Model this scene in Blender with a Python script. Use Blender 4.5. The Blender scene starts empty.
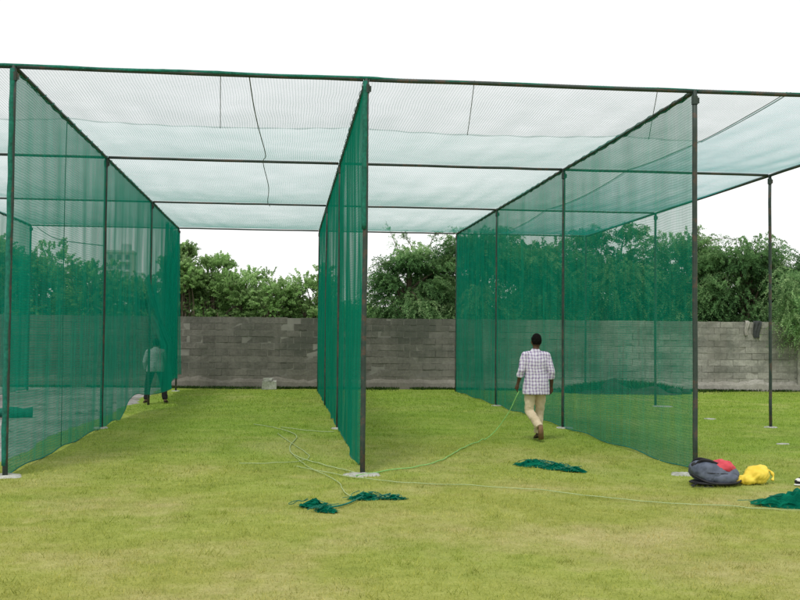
import bpy, bmesh, math, random
import numpy as np
from mathutils import Vector, Matrix, noise as mn

random.seed(7); RNG = np.random.default_rng(11)
S = bpy.context.scene; COL = S.collection
PI = math.pi; rad = math.radians

# ------------------------------------------------------------------ helpers
def tag(o, label=None, cat=None, group=None, kind=None):
    if label: o['label'] = label
    if cat: o['category'] = cat
    if group: o['group'] = group
    if kind: o['kind'] = kind
    return o

def empty(name, loc, label=None, cat=None, group=None, rz=0):
    o = bpy.data.objects.new(name, None); COL.objects.link(o)
    o.location = loc; o.rotation_euler = (0, 0, rz); o.empty_display_size = .2
    return tag(o, label, cat, group)

def link(name, me, mat, parent=None, smooth=False):
    o = bpy.data.objects.new(name, me); COL.objects.link(o)
    if mat: me.materials.append(mat)
    if parent: o.parent = parent
    if smooth: me.polygons.foreach_set('use_smooth', [True]*len(me.polygons))
    return o

def mesh_obj(name, V, F, mat, parent=None, smooth=False, col=None):
    """V: list/array of points, F: list of faces; col: per-vertex float for attribute 'tone'"""
    me = bpy.data.meshes.new(name)
    if isinstance(F, np.ndarray):
        V = np.asarray(V, dtype=np.float32); n = F.shape[1]
        me.vertices.add(len(V)); me.vertices.foreach_set('co', V.ravel())
        me.loops.add(F.size); me.loops.foreach_set('vertex_index', F.ravel().astype(np.int32))
        me.polygons.add(len(F)); me.polygons.foreach_set('loop_start', np.arange(0, F.size, n, dtype=np.int32))
        me.polygons.foreach_set('loop_total', np.full(len(F), n, dtype=np.int32))
        me.update(calc_edges=True)
    else:
        me.from_pydata([tuple(v) for v in V], [], F); me.update()
    if col is not None:
        a = me.attributes.new('tone', 'FLOAT', 'POINT'); a.data.foreach_set('value', np.asarray(col, dtype=np.float32))
    return link(name, me, mat, parent, smooth)

class MB:
    def __init__(s): s.v = []; s.f = []; s.c = []
    def add(s, V, F, c=.5):
        n = len(s.v); s.v += [tuple(p) for p in V]; s.f += [[i+n for i in q] for q in F]; s.c += [c]*len(V)
    def box(s, c, d, rz=0, jit=0, tone=.5):
        x, y, z = [k/2 for k in d]; P = []
        for sx, sy, sz in ((-1,-1,-1),(1,-1,-1),(1,1,-1),(-1,1,-1),(-1,-1,1),(1,-1,1),(1,1,1),(-1,1,1)):
            px, py = sx*x+random.uniform(-jit,jit), sy*y+random.uniform(-jit,jit)
            P.append((c[0]+px*math.cos(rz)-py*math.sin(rz), c[1]+px*math.sin(rz)+py*math.cos(rz), c[2]+sz*z+random.uniform(-jit,jit)))
        s.add(P, [(0,3,2,1),(4,5,6,7),(0,1,5,4),(1,2,6,5),(2,3,7,6),(3,0,4,7)], tone)
    def tube(s, pts, r, n=8, tone=.5, caps=True):
        V, F = tube_data(pts, r, n, caps); s.add(V, F, tone)
    def obj(s, name, mat, parent=None, smooth=False, off=None):
        V = s.v if off is None else [(p[0]-off[0], p[1]-off[1], p[2]-off[2]) for p in s.v]
        return mesh_obj(name, V, s.f, mat, parent, smooth, s.c)

def tube_data(pts, r, n=8, caps=True):
    """r: float, list of floats, or list of (a,b) ellipse radii (a along the side axis, b along the other)"""
    P = [Vector(p) for p in pts]; V = []; F = []
    up = None
    for i, p in enumerate(P):
        t = (P[min(i+1, len(P)-1)] - P[max(i-1, 0)]).normalized()
        if up is None:
            ref = Vector((1,0,0)) if abs(t.x) < .8 else Vector((0,1,0))
            a = (ref - t*ref.dot(t)).normalized()
        else:
            a = (up - t*up.dot(t)).normalized()
        up = a; b = t.cross(a)
        rr = r[i] if isinstance(r, (list, tuple)) else r
        ra, rb = rr if isinstance(rr, (list, tuple)) else (rr, rr)
        for k in range(n):
            th = 2*PI*k/n; V.append(p + a*ra*math.cos(th) + b*rb*math.sin(th))
    for i in range(len(P)-1):
        for k in range(n):
            k2 = (k+1) % n; F.append((i*n+k, i*n+k2, (i+1)*n+k2, (i+1)*n+k))
    if caps:
        F.append(tuple(range(n-1, -1, -1))); F.append(tuple((len(P)-1)*n+k for k in range(n)))
    return V, F

def smooth_pts(pts, sub=6):
    P = [Vector(p) for p in pts]; out = []
    for i in range(len(P)-1):
        p0, p1, p2, p3 = P[max(i-1,0)], P[i], P[i+1], P[min(i+2, len(P)-1)]
        for k in range(sub):
            t = k/sub
            out.append(.5*((2*p1)+(p2-p0)*t+(2*p0-5*p1+4*p2-p3)*t*t+(3*p1-p0-3*p2+p3)*t**3))
    out.append(P[-1]); return out

def ellipsoid(c, r, nu=20, nv=12, rot=None):
    V = [Vector((0,0,-r[2]))]; F = []
    for j in range(1, nv):
        ph = -PI/2+PI*j/nv
        for i in range(nu):
            th = 2*PI*i/nu; V.append(Vector((r[0]*math.cos(ph)*math.cos(th), r[1]*math.cos(ph)*math.sin(th), r[2]*math.sin(ph))))
    V.append(Vector((0,0,r[2])))
    for i in range(nu):
        F.append((0, 1+(i+1)%nu, 1+i)); F.append((len(V)-1, len(V)-1-nu+i, len(V)-1-nu+(i+1)%nu))
    for j in range(nv-2):
        for i in range(nu):
            a = 1+j*nu; F.append((a+i, a+(i+1)%nu, a+nu+(i+1)%nu, a+nu+i))
    if rot: V = [rot @ v for v in V]
    return [v+Vector(c) for v in V], F

def remeshed(name, mb, mat, parent, voxel=.008, smooth_it=4, disp=None):
    """fuse the pieces of mb into one continuous smooth surface"""
    me = bpy.data.meshes.new(name); me.from_pydata(mb.v, [], mb.f); me.update()
    o = bpy.data.objects.new(name, me); COL.objects.link(o)
    m = o.modifiers.new('r', 'REMESH'); m.mode = 'VOXEL'; m.voxel_size = voxel
    if smooth_it:
        q = o.modifiers.new('s', 'SMOOTH'); q.factor = .5; q.iterations = smooth_it
    dg = bpy.context.evaluated_depsgraph_get()
    me2 = bpy.data.meshes.new_from_object(o.evaluated_get(dg))
    bpy.data.objects.remove(o); bpy.data.meshes.remove(me)
    if disp:
        N = [v.normal.copy() for v in me2.vertices]
        for v, n in zip(me2.vertices, N): v.co += n*disp(v.co)
        me2.update()
    return link(name, me2, mat, parent, True)

# ------------------------------------------------------------------ node helpers
class NT:
    def __init__(s, m):
        s.t = m.node_tree; s.n = s.t.nodes; s.n.clear()
    def N(s, typ, **k):
        n = s.n.new(typ)
        for a, v in k.items():
            if a.startswith('i_'):
                key = a[2:]; key = int(key) if key.isdigit() else key.replace('_', ' ')
                if hasattr(v, 'is_output'): s.t.links.new(v, n.inputs[key])
                else: n.inputs[key].default_value = v
            else: setattr(n, a, v)
        return n
    def math(s, op, a, b=None, clamp=False):
        n = s.n.new('ShaderNodeMath'); n.operation = op; n.use_clamp = clamp
        for i, v in enumerate((a, b)):
            if v is None: continue
            if hasattr(v, 'is_output'): s.t.links.new(v, n.inputs[i])
            else: n.inputs[i].default_value = v
        return n.outputs[0]
    def mix(s, f, a, b, blend='MIX'):
        n = s.n.new('ShaderNodeMix'); n.data_type = 'RGBA'; n.blend_type = blend
        for i, v in ((0, f), (6, a), (7, b)):
            if hasattr(v, 'is_output'): s.t.links.new(v, n.inputs[i])
            else: n.inputs[i].default_value = (*v, 1) if isinstance(v, tuple) and len(v) == 3 else v
        return n.outputs[2]
    def ramp(s, f, stops):
        n = s.n.new('ShaderNodeValToRGB'); s.t.links.new(f, n.inputs[0]); e = n.color_ramp.elements
        while len(e) < len(stops): e.new(.5)
        for q, (p, c) in zip(e, stops):
            q.position = p; q.color = (*c, 1) if isinstance(c, tuple) else (c, c, c, 1)
        return n.outputs[0]
    def noise(s, scale, vec=None, detail=4, rough=.55, dist=0):
        n = s.n.new('ShaderNodeTexNoise'); n.inputs['Scale'].default_value = scale
        n.inputs['Detail'].default_value = detail; n.inputs['Roughness'].default_value = rough; n.inputs['Distortion'].default_value = dist
        if vec is not None: s.t.links.new(vec, n.inputs['Vector'])
        return n.outputs[0]
    def objco(s, scale=None):
        c = s.n.new('ShaderNodeTexCoord').outputs['Object']
        if scale:
            m = s.n.new('ShaderNodeMapping'); s.t.links.new(c, m.inputs[0]); m.inputs['Scale'].default_value = scale; c = m.outputs[0]
        return c
    def pos(s, scale=None):
        c = s.n.new('ShaderNodeNewGeometry').outputs['Position']
        if scale:
            m = s.n.new('ShaderNodeMapping'); s.t.links.new(c, m.inputs[0]); m.inputs['Scale'].default_value = scale; c = m.outputs[0]
        return c
    def out(s, sh): 
        o = s.n.new('ShaderNodeOutputMaterial'); s.t.links.new(sh, o.inputs[0])
    def attr(s, name='tone'):
        n = s.n.new('ShaderNodeAttribute'); n.attribute_name = name; return n.outputs['Fac']
    def bump(s, h, strength=.4, dist=.01):
        n = s.n.new('ShaderNodeBump'); n.inputs['Strength'].default_value = strength; n.inputs['Distance'].default_value = dist
        s.t.links.new(h, n.inputs['Height']); return n.outputs[0]

def newmat(name):
    m = bpy.data.materials.new(name); m.use_nodes = True; return m, NT(m)

def pbr(t, colour, rough=.7, normal=None, spec=.3, metal=0):
    b = t.n.new('ShaderNodeBsdfPrincipled')
    for k, v in (('Base Color', colour), ('Roughness', rough), ('Specular IOR Level', spec), ('Metallic', metal), ('Normal', normal)):
        if v is None: continue
        if hasattr(v, 'is_output'): t.t.links.new(v, b.inputs[k])
        else: b.inputs[k].default_value = (*v, 1) if isinstance(v, tuple) else v
    return b.outputs[0]

def noisy(name, a, b, scale=20, rough=.7, bump=.3, spec=.3, dist=.01, world=False):
    m, t = newmat(name)
    co = t.pos() if world else t.objco()
    f = t.noise(scale, co, 5); g = t.noise(scale*.17, co, 3)
    f2 = t.math('ADD', t.math('MULTIPLY', f, .6), t.math('MULTIPLY', g, .4))
    c = t.ramp(f2, [(.35, a), (.65, b)])
    t.out(pbr(t, c, rough, t.bump(f, bump, dist), spec)); return m

def net_mat(name, T0, c1, c2, weave=None, pitch=.045, amp=1.0, lo=0.0):
    """fine woven net: how much is seen through it falls with the slant of the view through the weave"""
    m, t = newmat(name)
    g = t.n.new('ShaderNodeNewGeometry')
    d = t.n.new('ShaderNodeVectorMath'); d.operation = 'DOT_PRODUCT'
    t.t.links.new(g.outputs['Normal'], d.inputs[0]); t.t.links.new(g.outputs['Incoming'], d.inputs[1])
    cosv = t.math('MAXIMUM', t.math('ABSOLUTE', d.outputs['Value']), .045)
    n1 = t.noise(1.1, t.pos((1, 1, .5)), 4); n2 = t.noise(30, t.pos((1, 1, .25)), 2); n3 = t.noise(9, t.pos((1, 1, .12)), 3)
    k = t.math('ADD', t.math('MULTIPLY', n1, .9), t.math('ADD', t.math('MULTIPLY', n2, .22), t.math('MULTIPLY', n3, .36)))  # ~0.74 mean
    k = t.math('MAXIMUM', t.math('ADD', t.math('MULTIPLY', t.math('SUBTRACT', k, .74), .95), 1.0), .25)
    k = t.math('MULTIPLY', k, t.math('ADD', 1.0, t.attr('folds')))   # doubled where the net is folded over
    if weave:    # the threads themselves: two families of lines, slightly pulled out of true
        p = t.pos(); wb = t.N('ShaderNodeTexNoise', i_Scale=.8, i_Detail=2.0); t.t.links.new(p, wb.inputs['Vector'])
        sp = t.n.new('ShaderNodeSeparateXYZ'); t.t.links.new(p, sp.inputs[0]); sw = t.n.new('ShaderNodeSeparateColor'); t.t.links.new(wb.outputs[1], sw.inputs[0])
        lines = None
        for q, ax_ in enumerate(weave):
            v = t.math('ADD', t.math('MULTIPLY', sp.outputs['XYZ'.index(ax_)], 1/pitch), t.math('MULTIPLY', sw.outputs[q], .12/pitch))
            g_ = t.math('LESS_THAN', t.math('FRACT', t.math('ADD', v, 1000.0)), .27)
            lines = g_ if lines is None else t.math('MAXIMUM', lines, g_)
        k = t.math('MULTIPLY', k, t.math('ADD', 1-.47*amp, t.math('MULTIPLY', lines, amp)))
    e = t.math('MULTIPLY', t.math('DIVIDE', k, cosv), math.log(T0))
    T = t.math('POWER', math.e, e)
    al = t.math('SUBTRACT', 1.0, T, True)
    if lo: al = t.math('MAXIMUM', al, lo)
    col = t.mix(t.ramp(n3, [(.35, 0.0), (.65, 1.0)]), c1, c2)
    df = t.N('ShaderNodeBsdfDiffuse', i_Color=col); tl = t.N('ShaderNodeBsdfTranslucent', i_Color=col)
    mx = t.N('ShaderNodeMixShader', i_0=.5, i_1=df.outputs[0], i_2=tl.outputs[0])
    tr = t.N('ShaderNodeBsdfTransparent')
    fin = t.N('ShaderNodeMixShader', i_0=al, i_1=tr.outputs[0], i_2=mx.outputs[0])
    t.out(fin.outputs[0]); return m

M = {}
M['net_wall'] = net_mat('teal_side_netting', .728, (.004, .185, .118), (.008, .25, .165), 'YZ', .034, .5)
M['net_bunch'] = net_mat('bunched_netting', .70, (.003, .23, .15), (.006, .30, .20), 'YZ', .034, .5)
M['net_roof'] = net_mat('pale_roof_netting', .905, (.05, .26, .215), (.09, .34, .29), 'XY', .036, .8)
M['net_roof_front'] = net_mat('front_roof_netting', .890, (.11, .21, .19), (.16, .28, .255), 'XY', .036, 1.0)
M['net_roof_dense'] = net_mat('bluish_roof_netting', .885, (.03, .26, .27), (.07, .36, .37), 'XY', .036, .8)
M['net_heap'] = net_mat('heaped_netting', .35, (.003, .12, .075), (.008, .25, .15), lo=.45)
M['net_rope'] = noisy('net_edge_rope', (.004, .08, .055), (.015, .19, .13), 25, .8)

def frame_mat():
    m, t = newmat('painted_pipe')
    co = t.pos(); n = t.noise(6, co, 6, .65); f = t.noise(60, co, 3)
    c = t.ramp(n, [(.38, (.010, .024, .019)), (.54, (.020, .040, .032)), (.60, (.080, .045, .028)), (.66, (.025, .045, .036))])
    c = t.mix(t.math('MULTIPLY', f, .25), c, (.10, .11, .10))
    t.out(pbr(t, c, t.math('ADD', .4, t.math('MULTIPLY', n, .3)), t.bump(f, .2, .002), .4)); return m
M['frame'] = frame_mat()
M['concrete'] = noisy('footing_concrete', (.22, .23, .19), (.46, .47, .42), 22, .9, .6)
M['twine_w'] = noisy('pale_twine', (.27, .36, .15), (.42, .50, .26), 40, .8)
M['twine_g'] = noisy('green_twine', (.16, .40, .10), (.28, .55, .18), 40, .8)
M['thread'] = noisy('dark_thread', (.08, .10, .09), (.16, .18, .17), 30, .8)

# lawn colour shared by the ground sheet and the blades
def lawn_colour(t, shift):
    p = t.pos((1, 1, 0))
    big = t.noise(.22, p, 4, .6, .4); mid = t.noise(1.15, p, 5, .65); fin = t.noise(7, p, 4, .7); dry = t.noise(.55, p, 4, .6)
    sep = t.n.new('ShaderNodeSeparateXYZ'); t.t.links.new(p, sep.inputs[0])
    near = t.math('SUBTRACT', 1.0, t.math('MULTIPLY', t.math('SUBTRACT', sep.outputs[1], 6.5), .085), True)  # 1 near, 0 far
    right = t.math('MULTIPLY', t.math('SUBTRACT', sep.outputs[0], 5.0), .16, True)
    v = t.math('ADD', t.math('MULTIPLY', mid, .5), t.math('MULTIPLY', fin, .5))
    green = t.ramp(v, [(.32, (.125, .200, .026)), (.5, (.195, .285, .042)), (.68, (.265, .35, .062))])
    olive = t.ramp(v, [(.30, (.20, .215, .044)), (.5, (.285, .290, .070)), (.70, (.38, .375, .120))])
    brown = t.ramp(v, [(.30, (.25, .22, .085)), (.55, (.37, .325, .145)), (.75, (.48, .43, .21))])
    fo = t.math('ADD', t.math('MULTIPLY', big, 1.6), t.math('SUBTRACT', t.math('MULTIPLY', near, .9), t.math('ADD', t.math('MULTIPLY', right, .28), .72)), True)
    c = t.mix(fo, green, olive)
    fb = t.math('MULTIPLY', t.math('SUBTRACT', t.math('ADD', t.math('MULTIPLY', dry, .75), t.math('MULTIPLY', mid, .45)), .575), 5.5, True)
    fb = t.math('MULTIPLY', fb, t.math('ADD', .18, t.math('MULTIPLY', near, .72)))
    c = t.mix(fb, c, brown)
    worn = t.noise(.38, t.pos((1.0, .55, 0)), 5, .7, .8)
    c = t.mix(t.math('MULTIPLY', t.ramp(worn, [(.55, 0.0), (.70, 1.0)]), .40), c, (.42, .39, .17))
    deep = t.noise(.8, t.pos((1.0, .7, 0)), 5, .7, .5)
    c = t.mix(t.math('MULTIPLY', t.ramp(deep, [(.54, 0.0), (.70, 1.0)]), .28), c, (.16, .24, .04))
    return t.mix(1.0, c, (shift, shift, shift), 'MULTIPLY'), fin

m, t = newmat('lawn_soil'); c, fin = lawn_colour(t, 1.10)
speck = t.noise(42, t.pos((1, 1, 0)), 3, .7)
c = t.mix(t.math('MULTIPLY', t.ramp(speck, [(.42, 1.0), (.60, 0.0)]), .22), c, (.05, .075, .014))
t.out(pbr(t, c, .95, t.bump(t.math('ADD', fin, speck), .6, .03), .1)); M['lawn'] = m
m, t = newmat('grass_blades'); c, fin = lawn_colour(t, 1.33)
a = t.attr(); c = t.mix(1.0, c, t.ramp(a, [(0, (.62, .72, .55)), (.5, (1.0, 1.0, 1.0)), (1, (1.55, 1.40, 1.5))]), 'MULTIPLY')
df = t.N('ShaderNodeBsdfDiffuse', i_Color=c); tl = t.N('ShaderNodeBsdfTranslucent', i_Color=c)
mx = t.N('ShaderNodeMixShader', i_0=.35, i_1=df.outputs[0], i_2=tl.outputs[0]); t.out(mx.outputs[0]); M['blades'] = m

def gravel_mat():
    m, t = newmat('gravel_ground')
    p = t.pos((1, 1, 0)); v = t.noise(9, p, 6, .7); b = t.noise(.9, p, 4)
    c = t.ramp(t.math('ADD', t.math('MULTIPLY', v, .6), t.math('MULTIPLY', b, .4)), [(.36, (.12, .11, .095)), (.5, (.30, .29, .27)), (.62, (.46, .45, .43))])
    t.out(pbr(t, c, .95, t.bump(v, .7, .03), .1)); return m
M['gravel'] = gravel_mat()

def block_mat():
    m, t = newmat('weathered_blockwork')
    p = t.pos(); sep = t.n.new('ShaderNodeSeparateXYZ'); t.t.links.new(p, sep.inputs[0])
    tone = t.attr(); st = t.noise(.55, t.pos((1, 1, 1.6)), 5, .65); fi = t.noise(14, p, 5, .7); drip = t.noise(2.2, t.pos((1, 1, .15)), 4, .6)
    rightness = t.math('MULTIPLY', t.math('SUBTRACT', sep.outputs[0], 6.5), .125, True)
    base = t.mix(rightness, (.135, .130, .112), (.31, .305, .275))
    c = t.mix(1.0, base, t.ramp(tone, [(0, .62), (1, 1.32)]), 'MULTIPLY')
    c = t.mix(1.0, c, t.ramp(fi, [(.3, .75), (.7, 1.25)]), 'MULTIPLY')
    low = t.math('MULTIPLY', t.math('SUBTRACT', .62, sep.outputs[2]), 2.6, True)
    dark = t.math('MULTIPLY', t.ramp(st, [(.42, 0.0), (.60, 1.0)]), t.math('SUBTRACT', .62, t.math('MULTIPLY', low, .4)))
    c = t.mix(dark, c, (.055, .065, .052))
    c = t.mix(t.math('MULTIPLY', t.ramp(drip, [(.50, 0.0), (.68, 1.0)]), .35), c, (.23, .215, .19))
    c = t.mix(t.math('MULTIPLY', t.math('MULTIPLY', low, st), .30), c, (.30, .26, .20))
    t.out(pbr(t, c, .95, t.bump(fi, .5, .012), .1)); return m
M['block'] = block_mat()
M['mortar'] = noisy('mortar', (.11, .107, .094), (.25, .245, .215), 2, .95, .4, world=True)

def leaf_mat(name, dark, mid, light, tr=.5):
    m, t = newmat(name)
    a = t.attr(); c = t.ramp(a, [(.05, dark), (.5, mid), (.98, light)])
    c = t.mix(1.0, c, t.ramp(t.noise(1.6, t.pos(), 3), [(.35, .72), (.65, 1.3)]), 'MULTIPLY')
    df = t.N('ShaderNodeBsdfDiffuse', i_Color=c); tl = t.N('ShaderNodeBsdfTranslucent', i_Color=c)
    mx = t.N('ShaderNodeMixShader', i_0=tr, i_1=df.outputs[0], i_2=tl.outputs[0]); t.out(mx.outputs[0]); return m
M['leaf_a'] = leaf_mat('broad_foliage', (.17, .29, .10), (.29, .46, .17), (.44, .60, .29))  # dark ends of the tree leaf ramps lightened to imitate haze
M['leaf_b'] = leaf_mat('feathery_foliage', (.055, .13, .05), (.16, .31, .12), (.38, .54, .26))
M['leaf_c'] = leaf_mat('far_foliage', (.05, .11, .04), (.10, .20, .07), (.17, .29, .11))
M['weed'] = leaf_mat('weeds', (.02, .05, .014), (.05, .10, .025), (.11, .17, .05))
M['bark'] = noisy('bark', (.07, .055, .038), (.19, .155, .11), 14, .9, .6)

# ------------------------------------------------------------------ world, sun, camera
W = bpy.data.worlds.new('World'); S.world = W; W.use_nodes = True
t = NT(W); EL, ROT = rad(58), rad(205)
sky = t.N('ShaderNodeTexSky', sky_type='NISHITA', sun_disc=False, sun_elevation=EL, sun_rotation=ROT)
b1 = t.N('ShaderNodeBackground', i_Strength=.1, i_Color=sky.outputs[0])
tc = t.n.new('ShaderNodeTexCoord')
cl = t.noise(1.4, tc.outputs['Generated'], 5, .6)
cc = t.ramp(cl, [(.3, (1.10, 1.115, 1.12)), (.7, (1.22, 1.21, 1.19))])
b2 = t.N('ShaderNodeBackground', i_Strength=1.0, i_Color=cc)
mx = t.N('ShaderNodeMixShader', i_0=.88, i_1=b1.outputs[0], i_2=b2.outputs[0])
wo = t.n.new('ShaderNodeOutputWorld'); t.t.links.new(mx.outputs[0], wo.inputs[0])

sl = bpy.data.lights.new('sun', 'SUN'); sl.energy = 2.0; sl.angle = rad(11); sl.color = (1, .965, .91)
so = bpy.data.objects.new('sun', sl); COL.objects.link(so)
az = ROT  # nishita: rotation 0 = +Y, clockwise
dirv = Vector((math.sin(az)*math.cos(EL), math.cos(az)*math.cos(EL), math.sin(EL)))
so.rotation_euler = dirv.to_track_quat('Z', 'Y').to_euler(); so.location = (0, 0, 30)

FPX, YAW, PIT, ROL, CX = 1024.7752, 0.109, 0.0352, 0.009, 3.1888
r_ = Vector((math.cos(YAW), -math.sin(YAW), 0)); fw = Vector((math.sin(YAW)*math.cos(PIT), math.cos(YAW)*math.cos(PIT), math.sin(PIT)))
u_ = r_.cross(fw); c_, s_ = math.cos(ROL), math.sin(ROL); rr = c_*r_ + s_*u_; uu = -s_*r_ + c_*u_
cam = bpy.data.cameras.new('camera'); cam.sensor_width = 36; cam.lens = FPX/800*36; cam.clip_end = 3000; cam.clip_start = .1
co = bpy.data.objects.new('camera', cam); COL.objects.link(co)
mat = Matrix((( rr.x, uu.x, -fw.x, CX), (rr.y, uu.y, -fw.y, 0), (rr.z, uu.z, -fw.z, 1.65), (0, 0, 0, 1)))
co.matrix_world = mat; S.camera = co
S.view_settings.view_transform = 'Standard'; S.view_settings.look = 'None'; S.view_settings.exposure = 0
S.cycles.max_bounces = 8; S.cycles.transparent_max_bounces = 16; S.cycles.diffuse_bounces = 4

# ------------------------------------------------------------------ cage dimensions
Y0, Y1, Y2, Y3 = 12.197, 18.291, 24.315, 30.245
XK, XL, XM, XR, XQ = -4.155, 0.0, 4.095, 8.1945, 12.158
H = 4.727
YS, XS = 14.93, 9.40         # seams in the roof net
def wall_y(x): return 32.15-.0617*x

# ------------------------------------------------------------------ ground
def gz(x, y):
    return .018*mn.noise(Vector((x*.35, y*.35, 1.3)))+.008*mn.noise(Vector((x*1.7, y*1.7, 4.1)))
def axis(lo, hi, step, far):
    a = list(np.arange(lo, hi+1e-6, step)); e = step; p = a[0]; L = []
    while p > -far: e *= 1.6; p -= e; L.append(p)
    p = a[-1]; e = step; R = []
    while p < far: e *= 1.6; p += e; R.append(p)
    return L[::-1]+a+R
ax, ay = axis(-6, 20, .25, 900), axis(3, 33, .25, 900)
V = [(x, y, gz(x, y)*max(0, 1-max(0, abs(x-7)-16)/8)*max(0, 1-max(0, abs(y-18)-18)/8)) for y in ay for x in ax]
nx = len(ax); F = [(j*nx+i, j*nx+i+1, (j+1)*nx+i+1, (j+1)*nx+i) for j in range(len(ay)-1) for i in range(nx-1)]
tag(mesh_obj('ground', V, F, M['lawn'], smooth=True), kind='structure')

# bare gravel strip on the left: ragged edge
def grav_edge(y): return -.42+.22*mn.noise(Vector((y*.5, 2.2, 0)))+.10*mn.noise(Vector((y*2.1, 5, 0)))
V, F = [], []
ys = np.arange(4, 32.05, .15); nX = 40
for y in ys:
    e = grav_edge(y)
    for i in range(nX+1):
        x = -14+(e+14)*(i/nX)**.6
        V.append((x, y, gz(x, y)+.010+.010*mn.noise(Vector((x*3, y*3, 8))) if i < nX else gz(x, y)-.004))
F = [(j*(nX+1)+i, j*(nX+1)+i+1, (j+1)*(nX+1)+i+1, (j+1)*(nX+1)+i) for j in range(len(ys)-1) for i in range(nX)]
tag(mesh_obj('gravel_path', V, F, M['gravel'], smooth=True), kind='structure')

# grass blades
def blades(name, n, x0, x1, y0, y1, h0, h1, w, mat, keep=None, label=None):
    x = RNG.uniform(x0, x1, n); y = RNG.uniform(y0, y1, n)
    k = x > -.15+.25*np.sin(y*1.3)
    # inside the view wedge, with a margin for a step to the side
    k &= (np.abs((x-3.19)-.11*y) < .52*y+1.5)
    if keep is not None: k &= keep(x, y)
    x, y = x[k], y[k]; n = len(x)
    cl = np.sin(x*9.1+np.sin(y*7.3)*2)*np.sin(y*8.7+np.cos(x*6.1)*2)
    z = np.array([gz(a, b) for a, b in zip(x, y)])-.003
    h = RNG.uniform(h0, h1, n)*(1+.45*cl); th = RNG.uniform(0, 2*PI, n); ph = RNG.uniform(0, 2*PI, n); ln = h*RNG.uniform(.2, 1.1, n)
    dx, dy = np.cos(th)*w/2, np.sin(th)*w/2
    V = np.empty((n, 3, 3)); V[:, 0] = np.c_[x-dx, y-dy, z]; V[:, 1] = np.c_[x+dx, y+dy, z]
    V[:, 2] = np.c_[x+np.cos(ph)*ln, y+np.sin(ph)*ln, z+h]
    F = np.arange(n*3).reshape(n, 3); tone = np.repeat(np.clip(RNG.normal(.45, .22, n)+.12*cl, 0, 1), 3)
    o = mesh_obj(name, V.reshape(-1, 3), F, mat, col=tone)
    return tag(o, label, 'grass', kind='stuff')
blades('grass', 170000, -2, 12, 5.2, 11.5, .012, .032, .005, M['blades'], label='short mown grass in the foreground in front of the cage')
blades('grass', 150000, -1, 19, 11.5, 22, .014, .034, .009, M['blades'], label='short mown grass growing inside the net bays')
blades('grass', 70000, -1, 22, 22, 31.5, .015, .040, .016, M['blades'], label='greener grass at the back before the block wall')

RNG2 = np.random.default_rng(3)
n = 3600; cxs = RNG2.uniform(-.5, 13, 330); cys = RNG2.uniform(5.5, 20, 330); ci = RNG2.integers(0, 330, n)
x = cxs[ci]+RNG2.normal(0, .045, n); y = cys[ci]+RNG2.normal(0, .045, n); th = RNG2.uniform(0, 2*PI, n); h = RNG2.uniform(.025, .065, n); w = .0035
V = np.empty((n, 3, 3)); z = np.array([gz(a, b) for a, b in zip(x, y)]); V[:, 0] = np.c_[x-w, y, z]; V[:, 1] = np.c_[x+w, y+w, z]; V[:, 2] = np.c_[x+np.cos(th)*h*.8, y+np.sin(th)*h*.8, z+h]
tag(mesh_obj('grass_tufts', V.reshape(-1, 3), np.arange(n*3).reshape(n, 3), M['blades'], col=np.repeat(RNG2.uniform(.1, .6, n), 3)), 'scattered taller tufts standing out of the mown grass', 'grass', kind='stuff')

# ------------------------------------------------------------------ net cage frame
cage = empty('net_cage_frame', (XL, Y0, 0), 'tall dark pipe frame of posts and roof beams that carries the green nets', 'frame')
off = (XL, Y0, 0)
def pipe(name, a, b, r):
    mb = MB(); n = max(2, int((Vector(b)-Vector(a)).length/.5))
    pts = []
    for i in range(n+1):
        p = Vector(a).lerp(Vector(b), i/n); s = random.uniform(-.004, .004)
        pts.append(p+Vector((s, 0, s if abs(b[2]-a[2]) < .1 else 0)))
    mb.tube(pts, r, 14); return mb.obj(name, M['frame'], cage, True, off)
for X in (XK, XL, XM, XR, XQ):
    for k, Y in enumerate((Y0, Y1, Y2, Y3)):
        pipe('post', (X, Y, -.1), (X, Y, H+.02), .031 if k == 0 else .029)
    for a, b in ((Y0, Y1), (Y1, Y2), (Y2, Y3)):
        pipe('side_rail', (X, a+.036, H), (X, b-.036, H), .027)
for k, Y in enumerate((Y0, Y1, Y2, Y3)):
    for a, b in ((XK, XL), (XL, XM), (XM, XR), (XR, XQ)):
        pipe('cross_beam', (a+.037, Y, H+.005), (b-.037, Y, H+.005), (.026, .024, .022, .022)[k])
for X in (XK, XL, XM, XR, XQ):
    for k, Y in enumerate((Y0, Y1, Y2, Y3)):
        mb = MB(); mb.tube([(X, Y, H-.16), (X, Y, H-.06)], .040, 14); mb.box((X+.043, Y, H-.11), (.03, .014, .07))
        mb.obj('collar', M['frame'], cage, False, off)
def splat(cx, cy, rx, ry, h, name, mat, parent=None, off=(0, 0, 0), seed=0, n=28):
    V = [(cx-off[0], cy-off[1], h-off[2])]; F = []
    for ring, (q, z) in enumerate(((.45, h), (.85, h*.8), (1, -.02))):
        for i in range(n):
            th = 2*PI*i/n; w = 1+.28*mn.noise(Vector((math.cos(th)*1.6+seed, math.sin(th)*1.6, seed*3.1)))
            V.append((cx+math.cos(th)*rx*q*w-off[0], cy+math.sin(th)*ry*q*w-off[1], gz(cx, cy)+z+.006*mn.noise(Vector((i*.9, ring*3, seed)))-off[2]))
    for i in range(n):
        j = (i+1) % n; F.append((0, 1+i, 1+j))
        for r in range(2): F.append((1+r*n+i, 1+(r+1)*n+i, 1+(r+1)*n+j, 1+r*n+j))
    return mesh_obj(name, V, F, mat, parent, True)
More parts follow.
